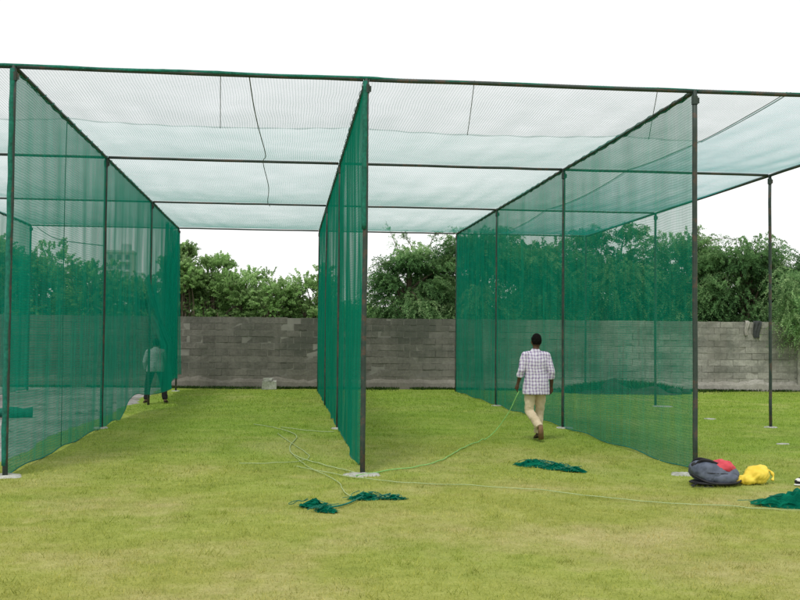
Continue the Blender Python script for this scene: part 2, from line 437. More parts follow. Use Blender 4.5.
for i, (X, Y, rx, ry, dx, dy) in enumerate(((XM, Y0, .25, .16, -.02, -.12), (XR, Y0, .17, .16, -.20, -.12), (XR, Y1, .16, .18, .04, 0), (XM, Y1, .13, .13, 0, 0), (XL, Y0, .2, .2, 0, 0),
        (XQ, Y1, .12, .12, 0, 0), (XQ, Y2, .26, .22, .1, -.2), (XR, Y2, .12, .12, 0, 0), (XL, Y1, .14, .14, 0, 0), (XL, Y3, .12, .12, 0, 0), (XQ, Y0, .18, .16, 0, 0))):
    splat(X+dx, Y+dy, rx, ry, .022, 'footing', M['concrete'], cage, off, seed=i+1)

# ------------------------------------------------------------------ nets
def grid_net(name, fn, nu, nv, mat, label, group=None, extra=None):
    V = [fn(i/nu, j/nv) for j in range(nv+1) for i in range(nu+1)]
    F = [(j*(nu+1)+i, j*(nu+1)+i+1, (j+1)*(nu+1)+i+1, (j+1)*(nu+1)+i) for j in range(nv) for i in range(nu)]
    root = empty(name, V[0], label, 'net', group); o = Vector(V[0])
    me_o = mesh_obj('netting', [Vector(v)-o for v in V], F, mat, root, True)
    if extra:
        at_ = me_o.data.attributes.new('folds', 'FLOAT', 'POINT'); at_.data.foreach_set('value', [extra(v[1], v[2]) for v in V])
    return root, o

def side_net(X, label, ripple, bottom, bulge=None, mat='net_wall', y0=Y0, y1=Y3, seed=0, off_x=0.0, seams=()):
    def fn(a, b):
        y = y0+(y1-y0)*a; zb = bottom(y); zt = H-.022-.012*abs(math.sin((y-Y0)/(Y1-Y0)*PI))**2
        z = zt+(zb-zt)*b
        fade = min(1, b*5+.15)
        x = X+off_x+fade*(.6*ripple*mn.noise(Vector((y*3.1, z*.6, seed)))+ripple*2.2*mn.noise(Vector((y*.9, z*.3, seed+9)))+.25*ripple*math.sin(y*7+3*mn.noise(Vector((y*.7, z*.4, seed)))))
        if bulge: x += bulge(y, z)
        return (x, y, z)
    root, o = grid_net('side_net', fn, 260, 30, M[mat], label, 'nets hanging between the bays', (lambda y, z: 2.6*bulge(y, z)/.55) if bulge else None)
    mb = MB()
    mb.tube([Vector(fn(i/90, 0))-o+Vector((.0, 0, .012*math.sin(i*2.3))) for i in range(91)], .012, 6)
    mb.obj('edge_rope', M['net_rope'], root, True)
    mb = MB()
    mb.tube([Vector(fn(i/120, 1))-o for i in range(121)], .008, 5); mb.obj('edge_rope', M['net_rope'], root, True)
    for s in seams:
        mb = MB(); mb.tube([Vector(fn(s, i/20))-o for i in range(21)], .006, 5); mb.obj('seam', M['net_rope'], root, True)
    # cord lacing the net to the rail above, one long spiral
    mb = MB(); n = int((y1-y0)*22)
    mb.tube([Vector((X+.036*math.cos(i*.62), y0+.05+(y1-y0-.1)*i/n, H-.004+.036*math.sin(i*.62)))-o for i in range(n+1)], .0045, 5)
    mb.obj('lacing', M['net_rope'], root, True)
    return root

def botL(y):
    v = .02+.02*math.sin(y*3)
    if y > 20: v += min(1, (y-20)/2.2)*.36+.05*math.sin(y*2.1)
    return v
def bulgeL(y, z): return .56*math.exp(-((y-24.0)/1.25)**2)*min(1, max(0, (3.0-z)/1.6))**1.5
side_net(XL, 'teal side net left of the middle bays, its lower edge lifted by the stooping man', .012, botL, bulgeL, seed=2, seams=(.16,))
side_net(XM, 'dense teal side net seen almost edge on in the middle', .026, lambda y: .09+.03*math.sin(y*2.3)-(.08 if y > 13 else 0), seed=5, seams=(.3,))
side_net(XR, 'see-through teal side net behind the walking man on the right', .008, lambda y: .03+.02*math.sin(y*2.7), seed=8)
side_net(XK, 'far left teal side net along the edge of the gravel', .02, lambda y: .05, seed=12)
def fn(a, b):
    y = 26.6+3.5*a; z = H-.2+(.47-H+.2)*b
    return (.05+.16*math.sin(a*24+.8*math.sin(b*3))*(.4+.6*b), y, z+.05*math.sin(a*9)*b)
root, o = grid_net('bunched_net', fn, 120, 20, M['net_bunch'], 'gathered folds of brighter green net hanging at the far end of the left side net', None)

def roof(label, x0, x1, y0, y1, mat, nu, nv, wrinkle, seed, f0=None, f1=None):
    f0 = x0 if f0 is None else f0; f1 = x1 if f1 is None else f1
    def fn(a, b):
        x = (f0+(f1-f0)*a)*(1-b)+(x0+(x1-x0)*a)*b; y = y0+(y1-y0)*b
        rows = (Y0, Y1, Y2, Y3); s = 0
        for p, q in zip(rows[:-1], rows[1:]):
            if p <= y <= q: s = math.sin((y-p)/(q-p)*PI)**.8
        bays = (XK, XL, XM, XR, XQ); sx = 0
        for p, q in zip(bays[:-1], bays[1:]):
            if p <= x <= q: sx = math.sin((x-p)/(q-p)*PI)**.5
        z = H+.036-.11*s*(.35+.65*sx)+wrinkle*s*mn.noise(Vector((x*3.2, y*.45, seed)))+.6*wrinkle*s*math.sin(x*11+2*mn.noise(Vector((x, y*.5, seed+3))))
        return (x, y, z)
    return grid_net('roof_net', fn, nu, nv, M[mat], label, 'roof net panels'), fn
G = .03
(rt, o), f0 = roof('large pale roof net over the left and middle bays behind the front strip', XK, XS+.06, YS, Y3, 'net_roof', 200, 90, .009, 3)
(rt2, o2), f1 = roof('denser bluish roof net over the far right bay', XS, XQ, Y0, Y3+.004, 'net_roof_dense', 60, 110, .009, 5)
mb = MB(); mb.tube([Vector(f1(0, i/80))-o2 for i in range(81)], .005, 5); mb.obj('seam', M['thread'], rt2, True)
for x0, x1, e0, e1, lab, sd in ((XK, 2.18, XK, 2.36, 'leftmost strip of roof net along the front beam', 11), (2.18, 5.82, 2.36, 5.41, 'front roof strip above the middle post', 17),
                   (5.82, 8.62, 5.41, 7.72, 'front roof strip between the middle post and the right front post', 23), (8.62, XS+.05, 7.72, XS+.05, 'short front roof strip just right of the right front post', 31)):
    (rt, o), f2 = roof(lab, x0, x1, Y0, YS+.08, 'net_roof_front', max(12, int((x1-x0)*28)), 26, .010, sd, e0, e1)
    mb = MB(); mb.tube([Vector(f2(1, i/12))-o for i in range(13)], .005, 5); mb.obj('seam', M['thread'], rt, True)
# front lacing of net round the front beam
mb = MB(); x = XK
pts = []; r = []
while x < XQ:
    pts.append((x, Y0-.010+.004*math.sin(x*7), H+.014+.005*math.sin(x*3.3+1))); r.append((.016+.005*abs(mn.noise(Vector((x*5, 0, 2)))))*(1.25 if x < 4.3 else .8)); x += .09
mb.tube(pts, r, 8)
tag(mb.obj('rolled_net_edge', M['net_rope'], None, True), 'rolled dark green net edge laced along the front beam', 'net edge')
for X, a0, lab in ((XL, 1, 'strip of green net wrapped round the left front post'), (XM, .4, 'strip of green net wrapped round the middle front post')):
    mb = MB(); pts = []; rr_ = []
    for i in range(60):
        z = H-.02-(H-.15)*i/59; pts.append((X-.014+.003*math.sin(i*.9), Y0-.012, z)); rr_.append(.031+.006*mn.noise(Vector((i*.4, X, 0))))
    mb.tube(pts[:int(60*a0)], rr_[:int(60*a0)], 8); tag(mb.obj('wrapped_net', M['net_rope'], None, True), lab, 'net edge')
# rope lying along the roof net in the left bay, and a wire in the far left bay
mb = MB(); mb.tube(smooth_pts([(2.70, Y0+.02, H-.02), (2.71, 13.2, H-.08), (2.74, 14.5, H-.14), (2.80, 16.6, H-.17), (2.72, 18.3, H-.02), (2.78, 20.4, H-.15), (2.72, 22.6, H-.16), (2.74, 24.3, H-.04)], 8), .007, 6)
tag(mb.obj('roof_rope', M['thread'], None, True), 'thin dark rope lying lengthwise on the roof net of the left middle bay', 'rope')
mb = MB(); mb.tube(smooth_pts([(-3.95, 30.1, 4.66), (-2.2, 24.6, 3.85), (-.03, 18.3, 3.18)], 8), .010, 6)
tag(mb.obj('slack_wire', M['thread'], None, True), 'slack wire running down across the far left bay behind the net', 'wire')

# ------------------------------------------------------------------ block wall
wall = empty('block_wall', (0, wall_y(0), 0), 'long weathered grey concrete block wall behind the cage', 'wall')
ang = math.atan(-.0617); ca, sa = math.cos(ang), math.sin(ang)
def wpt(s, d, z): return (s*ca-d*sa, s*sa+d*ca, z)
mb = MB()
for c in range(11):
    s = -20+(.2 if c % 2 else 0); ct_ = random.gauss(0, .10)
    while s < 42:
        l = .39; tone = min(1, max(0, random.gauss(.5+ct_, .09)))
        x, y, z = wpt(s+l/2, .0+random.uniform(-.009, .006), .1+c*.2+random.uniform(-.006, .006))
        if not (c == 10 and random.random() < .03):
            mb.box((x, y, z), (l-.004+random.uniform(-.010, .002), .15, .190), ang, .006, tone)
        s += .40
mb.obj('blockwork', M['block'], wall)
mb = MB(); mb.box(wpt(11, .003, 1.09), (62, .141, 2.17), ang); mb.obj('mortar', M['mortar'], wall)
# rough plinth
V, F = [], []; n = 520
for i in range(n+1):
    s = -20+62*i/n; q = mn.noise(Vector((s*1.2, 0, 0))); w = mn.noise(Vector((s*5, 1, 0)))
    for d, z in ((-.20-.03*q-.012*w, -.03), (-.165-.03*q-.02*w, .20+.05*w+.06*q), (-.12-.02*w, .27+.12*q+.06*w), (-.060, .31+.13*q+.07*w)): V.append(wpt(s, d, z))
F = [(i*4+k, (i+1)*4+k, (i+1)*4+k+1, i*4+k+1) for i in range(n) for k in range(3)]
mesh_obj('plinth', V, F, M['block'], wall, False, [.30+.35*mn.noise(Vector((v[0]*1.3, 2, v[2]*2)))+.25*random.random() for v in V])
for s in (-.6, 9.4, 19.4):
    mb = MB(); mb.box(wpt(s, -.10, 1.1), (.3, .10, 2.22), ang, .004, .8); mb.obj('pilaster', M['block'], wall)
# ------------------------------------------------------------------ vegetation
def leaf_quads(P, D, Nn, L, Wd):
    """diamond leaves: P base, D direction, Nn side vector"""
    n = len(P); V = np.empty((n, 4, 3))
    V[:, 0] = P; V[:, 1] = P+D*(L*.45)[:, None]+Nn*(Wd*.5)[:, None]; V[:, 2] = P+D*L[:, None]; V[:, 3] = P+D*(L*.5)[:, None]-Nn*(Wd*.5)[:, None]
    return V
def unit(a): return a/np.maximum(np.linalg.norm(a, axis=1, keepdims=True), 1e-9)
def sprays(starts, dirs, lens, droop, m, leafL, leafW, tones):
    """arching twigs carrying leaves on both sides"""
    n = len(starts); Vs = []; Ts = []
    side0 = unit(np.cross(dirs, RNG.normal(size=(n, 3))))
    for k in range(m):
        u = (k+.3)/m
        p = starts+dirs*(lens*u)[:, None]; p[:, 2] -= droop*lens*u*u
        d = dirs.copy(); d[:, 2] -= 2*droop*u; d = unit(d)
        for sgn in (-1, 1):
            sd = unit(side0*sgn+RNG.normal(0, .45, (n, 3))); dd = unit(sd*.8+d*.55)
            nn = unit(np.cross(dd, RNG.normal(size=(n, 3))))
            L = leafL*RNG.uniform(.6, 1.3, n)*(1-.45*u); Wd = leafW*RNG.uniform(.6, 1.3, n)
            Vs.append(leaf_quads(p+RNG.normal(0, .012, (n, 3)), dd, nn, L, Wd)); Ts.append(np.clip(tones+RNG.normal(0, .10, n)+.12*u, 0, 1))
    V = np.concatenate(Vs); T = np.concatenate(Ts); return V, T

def tree(name, label, x, y, z0, z1, rx, ry, kind, seed, group, n_spray=520, twigs=(), zc_shift=0):
    global RNG
    RNG = np.random.default_rng(seed); rnd = random.Random(seed)
    root = empty(name, (x, y, 0), label, 'tree', group); z0 -= .3
    zc = (z0+z1)/2; rz = (z1-z0)/2
    ncl = 44 if kind == 'a' else 46
    u = unit(RNG.normal(size=(ncl, 3))); u = np.sign(u)*np.abs(u)**.72; rr3 = RNG.uniform(.12, .95, ncl)[:, None]**.5
    C = u*rr3*np.array([rx, ry, rz])*.86+np.array([0, 0, zc])
    cr = RNG.uniform(.28, .52, ncl)*min(rx, rz*1.4)*.75; ct = np.clip(RNG.normal(.45, .16, ncl), .1, .9)
    # trunk and limbs
    mb = MB(); zb = max(.5, z0*.8)
    for k in range(2 if kind == 'b' else 1):
        px, py = rnd.uniform(-.12, .12), rnd.uniform(-.12, .12)
        trunk = smooth_pts([(px*2, py*2, -.1), (px+rnd.uniform(-.12, .12), py, zb*.6), (rnd.uniform(-.2, .2), 0, zc*.8), (rnd.uniform(-.3, .3), rnd.uniform(-.2, .2), zc+.2*rz)], 5)
        mb.tube(trunk, [.13*(1-.55*i/(len(trunk)-1)) for i in range(len(trunk))], 8)
    for c in C:
        st = trunk[rnd.randrange(3, len(trunk))]; c = Vector(c)
        midp = st.lerp(c, .55)+Vector((rnd.uniform(-.2, .2), rnd.uniform(-.2, .2), rnd.uniform(.1, .4)))
        pts = smooth_pts([st, midp, c], 4); mb.tube(pts, [.05*(1-.8*i/(len(pts)-1)) for i in range(len(pts))], 6)
    mb.obj('trunk', M['bark'], root, True)
    # sprays
    ci = RNG.integers(0, ncl, n_spray); dirs = unit(RNG.normal(size=(n_spray, 3)))
    out = C[ci]-np.array([0, 0, zc]); out = unit(out)
    if kind == 'a':
        st = C[ci]+dirs*(cr[ci]*RNG.uniform(.2, 1, n_spray)**.5)[:, None]*np.array([1.1, 1.1, .8])
        d = unit(dirs*.7+out*.5+np.array([0, 0, .45])); ln = RNG.uniform(.22, .5, n_spray)
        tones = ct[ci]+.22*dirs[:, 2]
        V, T = sprays(st, d, ln, .35, 20, .085, .045, tones)
    else:
        st = C[ci]+dirs*(cr[ci]*RNG.uniform(.1, 1, n_spray)**.5)[:, None]*np.array([1.1, 1.1, .8])
        d = unit(dirs*.55+out*.65+np.array([0, 0, .42])); ln = RNG.uniform(.55, 1.15, n_spray)
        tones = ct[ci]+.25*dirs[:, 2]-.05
        V, T = sprays(st, d, ln, .75, 26, .10, .032, tones)
    if len(twigs):   # long bare-ish shoots standing out of the crown
        for (a, b, l, dr) in twigs:
            tb = MB()
            s0 = np.array([a])-np.array([[x, y, 0]]); dd = unit(np.array([b], float))
            pts = [Vector(s0[0]+dd[0]*l*q-np.array([0, 0, dr*l*q*q])) for q in np.linspace(0, 1, 10)]
            tb.tube(pts, [.016*(1-.7*i/9) for i in range(10)], 5)
            tb.obj('branch', M['bark'], root, True)
            for q in range(3):
                v2, t2 = sprays(np.repeat(s0, 5, 0)+dd*l*(.25+.25*q)-np.array([0, 0, dr*l*(.25+.25*q)**2]), unit(dd+RNG.normal(0, .5, (5, 3))), RNG.uniform(.25, .45, 5), .5, 10, .07, .025, np.full(5, .6))
                V = np.concatenate([V, v2]); T = np.concatenate([T, t2])
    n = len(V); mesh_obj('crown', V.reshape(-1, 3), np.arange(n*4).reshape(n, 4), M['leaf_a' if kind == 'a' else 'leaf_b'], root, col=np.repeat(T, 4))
    return root

gl, gr = 'bushy trees beyond the wall on the left', 'feathery trees beyond the wall on the right'
LA = [  # x, y, z0, z1, rx, label
 (-11.0, 37, 1.0, 5.0, 2.2, 'leftmost bushy tree behind the far left net'),
 (-7.6, 36, .9, 5.1, 1.9, 'bushy tree behind the wall at the left edge of the photo'),
 (-5.2, 36, .9, 5.0, 1.5, 'tallest bushy tree seen through the left side net'),
 (-3.3, 35.5, .9, 4.35, 1.2, 'lower bushy tree just left of the distant tower, seen through the net'),
 (-1.75, 36.2, .8, 4.0, 1.0, 'low bushy tree below the pale distant building, seen through the net'),
 (-.45, 36, .8, 5.05, .75, 'narrow tree with tall top just right of the left side net'),
 (.55, 36.3, .8, 4.8, .75, 'second narrow tree right of the left side net, with a pointed top'),
 (1.55, 35.8, .8, 4.3, .85, 'rounded green tree sloping down in the middle of the left gap'),
 (2.75, 35.6, .7, 3.95, 1.15, 'low wide light green bush tree in the gap left of the middle net'),
 (4.2, 35.6, .7, 4.1, 1.15, 'low light green tree directly behind the middle net'),
 (5.6, 36.2, .7, 3.1, .9, 'low dark bush tree right behind the middle front post')]
for i, (x, y, z0, z1, rx, lab) in enumerate(LA):
    tree('bushy_tree', lab, x, y, z0, z1, rx, rx*.9, 'a', 100+i, gl, int(900*max(1, rx)*max(1, (z1-z0)/3.2)))
def top(a, b, l, dr): return (a, b, l, dr)
LB = [
 (7.4, 34.3, .9, 4.85, 1.35, 'feathery arching tree with a gap to the sky at its left edge', [((6.9, 34, 4.4), (-.5, 0, 1), 1.1, -.1), ((7.3, 34, 4.6), (-.4, 0, .9), .9, .5), ((7.9, 34, 4.7), (.3, 0, .9), 1.0, .6)]),
 (9.5, 34.0, .9, 5.45, 1.6, 'tall feathery tree at the back end of the right side net', [((9.2, 34, 4.9), (-.6, 0, .8), 1.0, .5), ((9.9, 34, 4.9), (.6, 0, .8), 1.0, .5)]),
 (11.9, 34.4, .8, 5.4, 1.7, 'dark feathery tree left of centre behind the right side net', []),
 (14.3, 34.2, .8, 5.75, 1.6, 'highest feathery tree behind the right side net', [((14.2, 34, 5.1), (-.7, 0, .8), 1.3, .6), ((14.8, 34, 5.1), (.7, 0, .8), 1.2, .6)]),
 (16.5, 33.9, .8, 5.35, 1.7, 'very dark feathery tree just right of the right front post', [((17.0, 33.6, 4.7), (.1, 0, 1), 1.0, .15), ((17.3, 33.6, 4.9), (1, 0, .55), 1.6, .45)]),
 (18.7, 33.4, .8, 5.05, 1.75, 'mid green feathery tree behind the outer right post', [((19.2, 33.2, 4.3), (.35, 0, 1), 1.1, .1), ((18.7, 33.2, 4.3), (.7, 0, .9), 1.3, .3)]),
 (21.2, 33.0, .8, 4.85, 1.9, 'rightmost feathery tree at the edge of the photo', []),
 (24.5, 33.5, .8, 4.8, 1.9, 'feathery tree beyond the right edge of the cage', [])]
for i, (x, y, z0, z1, rx, lab, tw) in enumerate(LB):
    tree('feathery_tree', lab, x, y, z0, z1, rx, 1.15, 'b', 300+i, gr, int(1900*max(1, rx*.75)), tw)
# the branches that droop over the wall at the right
RNG = np.random.default_rng(77)
n = 330
st = np.c_[RNG.uniform(18.6, 22.5, n), RNG.uniform(30.6, 31.8, n), RNG.uniform(1.9, 3.9, n)]
st[:, 2] -= np.maximum(0, 19.4-st[:, 0])*.0
d = unit(np.c_[RNG.normal(-.35, .5, n), RNG.normal(-.5, .3, n), RNG.normal(.35, .3, n)])
V, T = sprays(st, d, RNG.uniform(.6, 1.15, n), .85, 24, .085, .026, np.clip(RNG.normal(.62, .2, n), 0, 1))
n = 760; st = np.c_[RNG.uniform(18.6, 21.5, n), RNG.uniform(30.2, 31.0, n), RNG.uniform(1.5, 2.9, n)]; st[:, 2] += np.maximum(0, 19.6-st[:, 0])*.7
d = unit(np.c_[RNG.normal(-.2, .5, n), RNG.normal(-.35, .3, n), RNG.normal(.2, .3, n)])
V2, T2 = sprays(st, d, RNG.uniform(.5, .95, n), .85, 24, .085, .03, np.clip(RNG.normal(.62, .22, n), 0, 1))
V = np.concatenate([V, V2]); T = np.concatenate([T, T2])
root = empty('drooping_tree', (20.5, 32.9, 0), 'light green feathery tree whose branches droop over the wall at the right edge', 'tree', gr)
V = V-np.array([20.5, 32.9, 0]); mesh_obj('crown', V.reshape(-1, 3), np.arange(len(V)*4).reshape(len(V), 4), M['leaf_b'], root, col=np.repeat(T, 4))
mb = MB()
mb.tube(smooth_pts([(0, 0, -.1), (.1, -.1, 1.6), (-.1, -.5, 2.9), (-.3, -1.2, 3.6)], 5), [.12-.006*i for i in range(16)], 8)
for k in range(9):
    q = random.uniform(-1.8, 1.9); pts = smooth_pts([(-.1, -.5, 2.9), (q*.5, -1.1, 3.5), (q, -1.7, random.uniform(2.0, 3.2))], 5)
    mb.tube(pts, [.045-.0035*i for i in range(len(pts))], 6)
mb.obj('trunk', M['bark'], root, True)

# far wood behind (one mass)
RNG = np.random.default_rng(5); n = 110000
x = RNG.uniform(-28, 48, n); y = RNG.uniform(39, 44, n)
htop = 2.9+np.clip((x-7)*.3, 0, 1.3)+.45*np.sin(x*.9)+.3*np.sin(x*2.3+1)+0*x
z = RNG.uniform(0, 1, n)**.8*htop
P = np.c_[x, y, z]; d = unit(RNG.normal(size=(n, 3))); s = unit(np.cross(d, RNG.normal(size=(n, 3))))
V = leaf_quads(P, d, s, RNG.uniform(.14, .3, n), RNG.uniform(.08, .16, n))
tag(mesh_obj('far_wood', V.reshape(-1, 3), np.arange(n*4).reshape(n, 4), M['leaf_c'], col=np.repeat(np.clip(RNG.normal(.4, .2, n), 0, 1), 4)), 'dim mass of scrub far behind the trees', 'wood', kind='stuff')

# weeds along the foot of the wall
def weed_strip(name, n, fx, label, h0, h1, w, mat='weed'):
    P = fx(n); n = len(P); th = RNG.uniform(0, 2*PI, n); d = unit(np.c_[np.cos(th)*.6, np.sin(th)*.6, RNG.uniform(.4, 1.3, n)]); s = unit(np.cross(d, RNG.normal(size=(n, 3))))
    V = leaf_quads(P, d, s, RNG.uniform(h0, h1, n), np.full(n, w)*RNG.uniform(.6, 1.3, n))
    return tag(mesh_obj(name, V.reshape(-1, 3), np.arange(n*4).reshape(n, 4), M[mat], col=np.repeat(np.clip(RNG.normal(.4, .25, n), 0, 1), 4)), label, 'weeds', kind='stuff')
def f(n):
    s = RNG.uniform(-8, 26, n); k = np.array([mn.noise(Vector((a*.8, 3, 0))) for a in s]); k2 = np.array([mn.noise(Vector((a*.35, 9, 0)))+.5*mn.noise(Vector((a*1.9, 4, 0))) for a in s]); s = s[(k > -.42) & (k2 > RNG.uniform(-.45, .5, n))]; d = -RNG.exponential(.10, len(s))*(1+.8*np.sin(s*1.3))-.19
    return np.c_[s*ca-d*sa, 32.15+s*sa+d*ca, np.zeros(len(s))]
weed_strip('weeds', 42000, f, 'dark weeds and rough grass along the foot of the block wall', .04, .13, .02)

# low dark rubble heap by the wall seen through the right net
heap = empty('rubble_heap', (13.2, 30.0, 0), 'low dark heap of earth and weeds against the wall behind the right net', 'heap')
def mound(rx, ry, h, seed, n=26, m=9, rough=.22):
    V = [(0, 0, h)]; F = []
    for j in range(1, m+1):
        q = j/m
        for i in range(n):
            th = 2*PI*i/n; w = 1+rough*mn.noise(Vector((math.cos(th)*1.7, math.sin(th)*1.7, seed)))
            z = h*(1-q*q)**1.0*(1+rough*2*mn.noise(Vector((math.cos(th)*q*3, math.sin(th)*q*3, seed+5))))-(.02 if j == m else 0)
            V.append((math.cos(th)*rx*q*w, math.sin(th)*ry*q*w, z))
    for i in range(n):
        k = (i+1) % n; F.append((0, 1+i, 1+k))
        for j in range(m-1): F.append((1+j*n+i, 1+(j+1)*n+i, 1+(j+1)*n+k, 1+j*n+k))
    return V, F
V, F = mound(1.9, .75, .27, 3, 60, 16, .8); M['earth'] = noisy('dark_earth', (.016, .018, .013), (.05, .048, .036), 7, .95, .8, dist=.03)
mesh_obj('soil', V, F, M['earth'], heap, True)
def f(n):
    a = RNG.uniform(0, 2*PI, n); q = RNG.uniform(0, 1, n)**.5; return np.c_[1.9*q*np.cos(a), .75*q*np.sin(a), .24*(1-q*q)]
o = weed_strip('weeds', 5200, f, None, .06, .26, .02); o.parent = heap; del o['category']; o['kind'] = 'stuff'
# rubble stones at the right of the post
random.seed(21)
for i, (x, y, r, lab) in enumerate(((14.6, 29.3, .17, 'dark broken stone at the wall foot right of the front post'), (15.05, 29.55, .12, 'small rough stone beside the larger one at the wall foot'), (14.95, 30.5, .15, 'pale lump of rubble close against the wall right of the post'))):
    V, F = ellipsoid((0, 0, 0), (r*1.4, r, r*.75), 12, 8); V = [v*(1+.35*mn.noise(v*6+Vector((i*5, 0, 0)))) for v in V]
    o = mesh_obj('stone', V, F, M['concrete'] if i == 2 else M['earth']); o.location = (x, y, r*.45); tag(o, lab, 'stone', 'stones at the foot of the wall')
# pale block at the foot of the wall
mb = MB()
mb.box((0, 0, .13), (.42, .22, .26), .1, .02); mb.box((-.03, -.01, .30), (.25, .16, .08), -.15, .02)
o = mb.obj('concrete_block', M['concrete']); o.location = (2.66, 31.3, 0); tag(o, 'pale chipped concrete block lying at the foot of the wall in the left gap', 'block')
# loose stones on the gravel
for i in range(20):
    x, y = random.uniform(-5, -.7), random.uniform(17, 30); r = random.uniform(.03, .08)
    V, F = ellipsoid((0, 0, 0), (r*1.3, r, r*.6), 10, 6); V = [v*(1+.3*mn.noise(v*9+Vector((i*5, 0, 0)))) for v in V]
    o = mesh_obj('gravel_stone', V, F, M['gravel']); o.location = (x, y, r*.3); tag(o, 'small grey stone lying on the gravel behind the left net', 'stone', 'loose stones on the gravel')

# rags on the wall
M['rag_d'] = noisy('dark_rag', (.03, .034, .036), (.07, .075, .075), 9, .9); M['rag_l'] = noisy('pale_rag', (.28, .27, .24), (.42, .41, .37), 9, .9)
def rag(s, w, hgt, mat, lab):
    V = []; F = []; nu, nv = 10, 12
    for j in range(nv+1):
        for i in range(nu+1):
            a = i/nu-.5; b = j/nv; L = b*(hgt+.22)
            if L < .2: d, z = .10-L*1.1, 2.225
            else: d, z = -.125-.02*math.sin(a*14+b*3), 2.215-(L-.2)
            q = wpt(s+a*w*(1-.35*b)+.03*math.sin(b*6), d, z+.012*math.sin(a*9)); V.append((q[0], q[1]+32.15, q[2]))
    F = [(j*(nu+1)+i, j*(nu+1)+i+1, (j+1)*(nu+1)+i+1, (j+1)*(nu+1)+i) for j in range(nv) for i in range(nu)]
    tag(mesh_obj('rag', V, F, mat, smooth=True), lab, 'rag')
rag(17.95, .30, .50, M['rag_d'], 'dark cloth hanging over the top of the wall')
rag(17.62, .15, .42, M['rag_l'], 'pale cloth strip hanging over the wall just left of the dark one')

# ------------------------------------------------------------------ distant buildings
M['bld'] = noisy('pale_plaster', (.50, .53, .55), (.62, .65, .66), .3, .9, .05); M['win'] = noisy('dark_windows', (.12, .14, .16), (.2, .23, .26), 1, .4, 0)
def tower(name, x, y, w, d, h, floors, cols, lab):
    r = empty(name, (x, y, 0), lab, 'building')
    mb = MB(); mb.box((0, 0, h/2), (w, d, h)); mb.obj('walls', M['bld'], r)
    mb = MB(); mb.box((0, 0, h+.35), (w+.5, d+.5, .7)); mb.box((w*.2, 0, h+1.7), (w*.35, d*.4, 2.0)); mb.obj('roof', M['bld'], r)
    fh = h/floors
    for k in range(floors):
        for c in range(cols):
            mb = MB(); mb.box((-w/2+w*(c+.5)/cols, -d/2-.02, fh*(k+.55)), (w/cols*.5, .12, fh*.5)); mb.obj('window', M['win'], r)
        mb = MB(); mb.box((w*.22, -d/2-.35, fh*k+.15), (w*.4, .66, .25)); mb.obj('balcony', M['bld'], r)
tower('apartment_tower', -44.4, 300, 7.0, 8, 24.5, 9, 3, 'pale distant apartment tower seen through the left net above the trees')
tower('low_building', -37.3, 280, 5.5, 7, 15.2, 5, 2, 'low pale distant building right of the tower, seen through the left net')

# ------------------------------------------------------------------ netting scraps, twine, bags on the grass
def scrap(label, blobs, seed, strands=24):
    """crumpled net: several overlapping rumpled sheets plus loose threads"""
    cx, cy = blobs[0][0], blobs[0][1]; root = empty('net_scrap', (cx, cy, 0), label, 'net', 'loose scraps of net on the grass'); rnd = random.Random(seed)
    for (bx, by, rx, ry, h, rot) in blobs:
        mb = MB()
        for layer in range(4):
            nu = 34; V = []; F = []; q0 = rnd.uniform(0, 50); sc = rnd.uniform(.7, 1.0); ox, oy = rnd.uniform(-.1, .1)*rx, rnd.uniform(-.1, .1)*ry
            ok = {}
            for j in range(nu+1):
                for i in range(nu+1):
                    a, b = (i/nu*2-1), (j/nu*2-1)
                    a2, b2 = a*math.sqrt(1-b*b/2), b*math.sqrt(1-a*a/2)
                    R = math.hypot(a2, b2); th = math.atan2(b2, a2)
                    w = 1+.35*mn.noise(Vector((math.cos(th)*1.5+q0, math.sin(th)*1.5, 0)))
                    X = (a2*rx*sc*w+ox+.04*mn.noise(Vector((a2*5, b2*5, q0+1)))); Y = (b2*ry*sc*w+oy+.04*mn.noise(Vector((a2*5, b2*5, q0+2))))
                    z = h*(1-R**2)*(.35+.22*layer)+abs(mn.noise(Vector((X*6.5+q0, Y*6.5, 0))))*h*1.9*(1-.6*R)+.006
                    z *= 1-.25*layer*R; V.append((bx-cx+X*math.cos(rot)-Y*math.sin(rot), by-cy+X*math.sin(rot)+Y*math.cos(rot), z))
            F = [(j*(nu+1)+i, j*(nu+1)+i+1, (j+1)*(nu+1)+i+1, (j+1)*(nu+1)+i) for j in range(nu) for i in range(nu)]
            mb.add(V, F)
        mb.obj('crumpled_net', M['net_heap'], root, True)
    mb = MB()
    for k in range(strands):
        b = rnd.choice(blobs); th = rnd.uniform(0, 2*PI); p = Vector((b[0]-cx, b[1]-cy, .01)); pts = []
        for i in range(5):
            q = i/4; pts.append(p+Vector((math.cos(th)*b[2]*(.3+1.0*q), math.sin(th)*b[3]*(.3+1.0*q), b[4]*.8*(1-q)**1+.012+rnd.uniform(0, .02))))
            th += rnd.uniform(-.5, .5)
        mb.tube(smooth_pts(pts, 5), .0035, 5)
    for i in range(len(blobs)-1):
        a, b = blobs[i], blobs[i+1]; pts = [(a[0]-cx, a[1]-cy, .04), ((a[0]+b[0])/2-cx, (a[1]+b[1])/2-cy-.04, .02), (b[0]-cx, b[1]-cy, .04)]
        mb.tube(smooth_pts(pts, 6), .009, 6)
    mb.obj('loose_thread', M['net_rope'], root, True)
scrap('twisted scrap of dark green net lying in two clumps in front of the middle post', [(3.46, 9.93, .19, .13, .06, -.5), (3.56, 9.66, .13, .06, .035, -.6), (3.98, 10.38, .18, .12, .06, .1), (4.28, 10.33, .15, .08, .035, 0)], 4)
